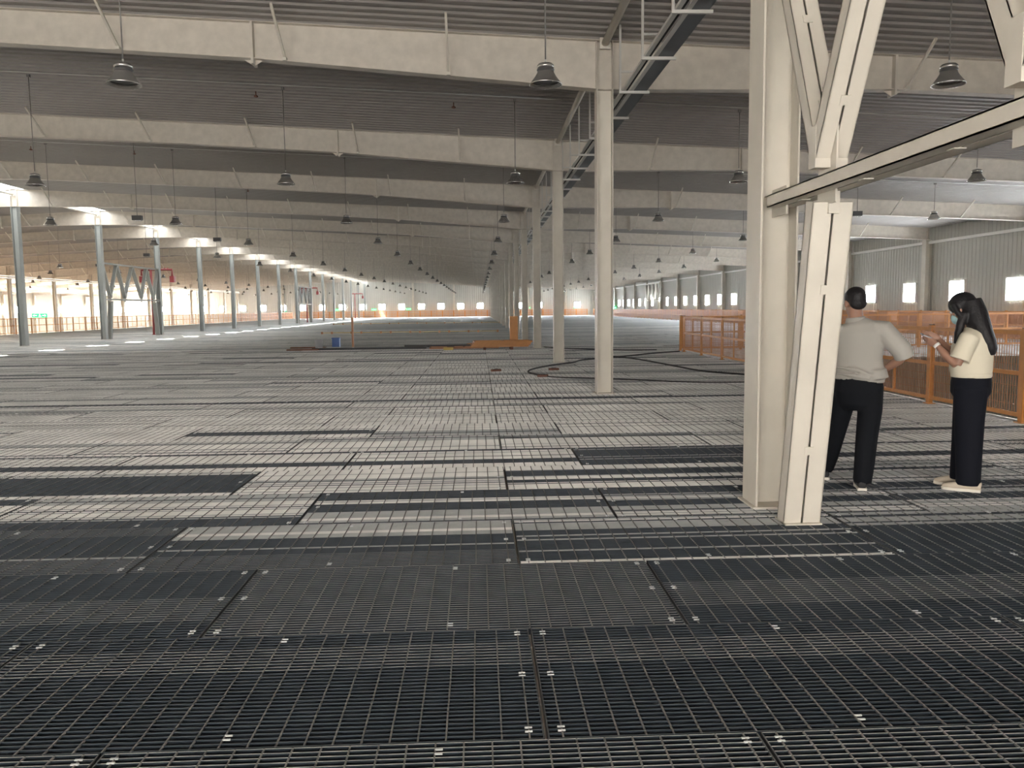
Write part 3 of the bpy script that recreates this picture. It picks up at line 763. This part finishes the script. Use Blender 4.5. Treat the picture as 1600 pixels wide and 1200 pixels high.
b.tube([(.12, .0, .92), (.11, .0, 1.0)], [(.10, .11), (.09, .11)], 'poloshirt', 16)
for sx, S_, E_ in ((1, SR, ER), (-1, SL, EL)):
    S_, E_ = Vector(S_), Vector(E_)
    b.tube([S_ + Vector((-sx * .06, 0, .0)), S_, S_.lerp(E_, .45), S_.lerp(E_, .86), E_ + (E_ - S_) * .08 + Vector((-sx * .01, .02, -.02))], [.085, .088, .082, .080, .078], 'poloshirt', 16)
for p0, p1, p2 in (((-.20, -.10, 1.02), (-.02, -.125, 1.00), (.15, -.10, .93)), ((-.19, -.10, .97), (-.05, -.125, .955), (.08, -.12, .93))):
    b.tube([p0, p1, p2], [.008, .017, .008], 'poloshirt', 8)
sh = remesh(b.build('polo_shirt', man), .009, 5)
b = MB(); ring = []
b.tube([(-.04, -.002, 1.385), (-.045, -.004, 1.425)], [(.086, .080), (.071, .068)], 'poloshirt', 20)
c = remesh(b.build('collar', sh), .007, 2)
b = MB()
b.tube([(0, .02, .98), (-.005, .02, .92), (-.01, .02, .82), (-.01, .03, .72), (-.01, .03, .66)], [(.168, .125), (.184, .135), (.192, .145), (.178, .14), (.12, .11)], 'trous', 24)
b.tube([(.085, .02, .86), (.085, .02, .66), (.068, .01, .45), (.055, 0, .22), (.045, -.005, .085), (.045, -.005, .055)], [(.100, .12), (.095, .11), (.086, .092), (.080, .084), (.074, .078), (.070, .074)], 'trous', 18)
b.tube([(-.10, .03, .86), (-.13, .08, .66), (-.17, .16, .45), (-.215, .26, .22), (-.245, .33, .11), (-.25, .34, .085)], [(.10, .115), (.09, .10), (.078, .085), (.068, .075), (.064, .07), (.062, .068)], 'trous', 18)
remesh(b.build('trousers', man), .009, 5)
def shoe(root, heel, toe, m, ms, w=.042, name='shoe'):
    hl, te = Vector(heel), Vector(toe); d = te - hl; L = d.length; u = d.normalized()
    b = MB()
    b.tube([hl + Vector((0, 0, .045)) - u * .005, hl + u * .05 * 1. + Vector((0, 0, .055)), hl + u * (.55 * L) + Vector((0, 0, .043)), hl + u * (.85 * L) + Vector((0, 0, .033)), te + Vector((0, 0, .03))],
           [(.032, .032), (w * .86, .045), (w, .036), (w * .92, .026), (.022, .014)], m, 16, side=tuple(u.cross(Vector((0, 0, 1)))))
    o = remesh(b.build(name, root), .006, 3)
    b = MB(); n = u.cross(Vector((0, 0, 1))).normalized(); ring = []
    prof = [(-.01, .6), (.0, .85), (.2, .9), (.4, .8), (.65, 1.05), (.85, .95), (.97, .6), (1.02, .15)]
    pts = [hl + u * (a * L) + n * (q * w) for a, q in prof] + [hl + u * (a * L) - n * (q * w) for a, q in reversed(prof)]
    b.loft([[p + Vector((0, 0, z)) for p in pts] for z in (0.0, .022)], ms, True, False); b.build('sole', o)
    return o
shoe(man, (.045, -.07, 0), (.01, .19, 0), 'shoeb', 'sole')
shoe(man, (-.25, .27, 0.0), (-.31, .53, 0), 'shoeb', 'sole')

# ---- woman, profile to the left
wom = empty('person', (3.985, 6.34, 0), 'person with long black hair in a cream tee and black trousers, using a phone', 'person', None, -.56)
b = MB()
FA = 1.22     # looks to the left and a little away (yaw from +Y)
P, R = head(b, (-.065, .04, 1.478), FA, .42, s=1.0)
b.tube([(.015, .015, 1.30), (-.005, .02, 1.37), (-.035, .035, 1.43)], [.055, .048, .047], 'skin', 14)
b.tube([(.02, .02, .95), (.02, .02, 1.12), (.02, .015, 1.29)], [(.11, .10), (.12, .11), (.08, .09)], 'skin', 16)
S1, E1, W1 = (-.005, -.135, 1.25), (-.085, -.17, 1.035), (-.235, -.09, 1.19)
b.tube([S1, (-.045, -.16, 1.14), E1], [.042, .038, .034], 'skin', 12); b.tube([E1, (-.16, -.135, 1.105), W1], [.035, .034, .021], 'skin', 12)
hand(b, W1, (-.80, .25, .42), (.1, .9, .35), (-.25, -.1, .9), curl=.55, s=.93)
S2, E2, W2 = (-.005, .165, 1.25), (-.10, .20, 1.07), (-.235, .06, 1.245)
b.tube([S2, (-.05, .19, 1.16), E2], [.042, .038, .034], 'skin', 12); b.tube([E2, (-.17, .14, 1.16), W2], [.035, .034, .021], 'skin', 12)
hand(b, W2, (-.85, -.25, .15), (-.1, -.7, -.5), (-.2, .1, .9), curl=.6, s=.93)
b.tube([(.02, .0, 1.0), (.02, -.04, .86), (.02, -.06, .5), (.03, -.08, .05)], [.07, .06, .045, .033], 'skin', 12); b.tube([(.02, .04, 1.0), (.01, .07, .86), (-.01, .085, .5), (-.02, .10, .05)], [.07, .06, .045, .033], 'skin', 12)
remesh(b.build('body', wom), .0065, 3)
eyes(P, R, wom, .97)
b = MB()     # hair: cap, fall down the back, front lock
b.ball(P(0, -.018, .042), (.090, .108, .094), 'hair', 20, 14, R); b.ball(P(0, -.06, -.02), (.082, .06, .09), 'hair', 16, 10, R); b.ball((.03, -.0, 1.375), (.07, .085, .085), 'hair', 16, 10)
for sx in (-1, 1): b.tube([P(sx * .078, .02, .05), P(sx * .085, .012, -.02), P(sx * .082, -.005, -.10)], [(.026, .040), (.022, .040), (.02, .03)], 'hair', 12)
b.tube([(-.01, .03, 1.54), (.03, .015, 1.44), (.06, .0, 1.36), (.095, -.015, 1.28), (.13, -.03, 1.21), (.155, -.035, 1.15), (.162, -.04, 1.11)], [(.085, .09), (.092, .095), (.085, .10), (.072, .095), (.060, .08), (.045, .06), (.02, .03)], 'hair', 16)
b.tube([(-.045, -.045, 1.45), (-.07, -.06, 1.36), (-.085, -.075, 1.28), (-.105, -.075, 1.20)], [.034, .034, .030, .012], 'hair', 10)
remesh(b.build('hair', wom), .008, 4)
b = MB()     # mask
b.ball(P(0, .062, -.058), (.058, .046, .050), 'mask', 16, 12, R)
mk = remesh(b.build('face_mask', wom), .007, 2)
b = MB()
for sx in (-1, 1): b.tube([P(sx * .05, .06, -.04), P(sx * .078, .01, -.01)], .0022, 'mask', 5)
b.build('ear_loops', mk)
b = MB()
b.tube([(.02, .02, .945), (.015, .02, 1.0), (.015, .02, 1.1), (.02, .015, 1.2), (.015, .015, 1.28), (.01, .02, 1.335)], [(.150, .145), (.158, .15), (.158, .155), (.148, .16), (.105, .15), (.055, .062)], 'tee', 28)
for S_, E_, sy in ((S1, E1, -1), (S2, E2, 1)):
    S_, E_ = Vector(S_), Vector(E_)
    b.tube([S_ + Vector((.01, -sy * .05, .01)), S_, S_.lerp(E_, .45), S_.lerp(E_, .80)], [.070, .074, .074, .078], 'tee', 16)
te_ = remesh(b.build('tee_shirt', wom), .009, 5)
b = MB(); b.tube([(.02, .02, .925), (.02, .02, .965)], [(.150, .146), (.153, .149)], 'tee', 28); remesh(b.build('hem_band', te_), .009, 2)
b = MB()
b.tube([(.02, .02, .97), (.02, .02, .88), (.02, .02, .80), (.02, .02, .74)], [(.135, .135), (.148, .15), (.148, .15), (.11, .12)], 'navy', 24)
b.tube([(.02, -.05, .84), (.02, -.06, .6), (.025, -.07, .35), (.03, -.075, .12), (.03, -.075, .05)], [(.128, .09), (.112, .085), (.100, .08), (.092, .078), (.092, .078)], 'navy', 18)
b.tube([(.015, .09, .84), (.0, .095, .6), (-.01, .10, .35), (-.02, .10, .12), (-.02, .10, .06)], [(.12, .09), (.105, .085), (.095, .08), (.088, .075), (.088, .075)], 'navy', 18)
remesh(b.build('trousers', wom), .009, 5)
shoe(wom, (.12, -.09, 0), (-.155, -.07, 0), 'shoe', 'sole')
shoe(wom, (.05, .10, 0), (-.22, .13, 0), 'shoe', 'sole')
b = MB(); b.tube([Vector(W1) + Vector((.010, -.003, -.012)), Vector(W1) + Vector((-.006, .001, .006))], .027, 'paper', 12); b.build('white_wristband', wom)
# phone held in the hands
ph = empty('phone', (0, 0, 0), 'dark phone held in both hands by the person in the cream tee', 'phone')
ph.matrix_world = Matrix.Translation(Vector((3.985, 6.34, 0))) @ Matrix.Rotation(-.56, 4, 'Z') @ Matrix.Translation((-.315, -.02, 1.262)) @ Matrix.Rotation(.35, 4, 'Y') @ Matrix.Rotation(.2, 4, 'Z')
b = MB(); b.box(-.038, .038, -.075, .075, -.004, .004, 'phoneglass'); b.build('phone_body', ph)
b = MB(); b.box(-.034, .034, -.070, .070, .004, .0052, 'phone'); b.build('screen', ph)
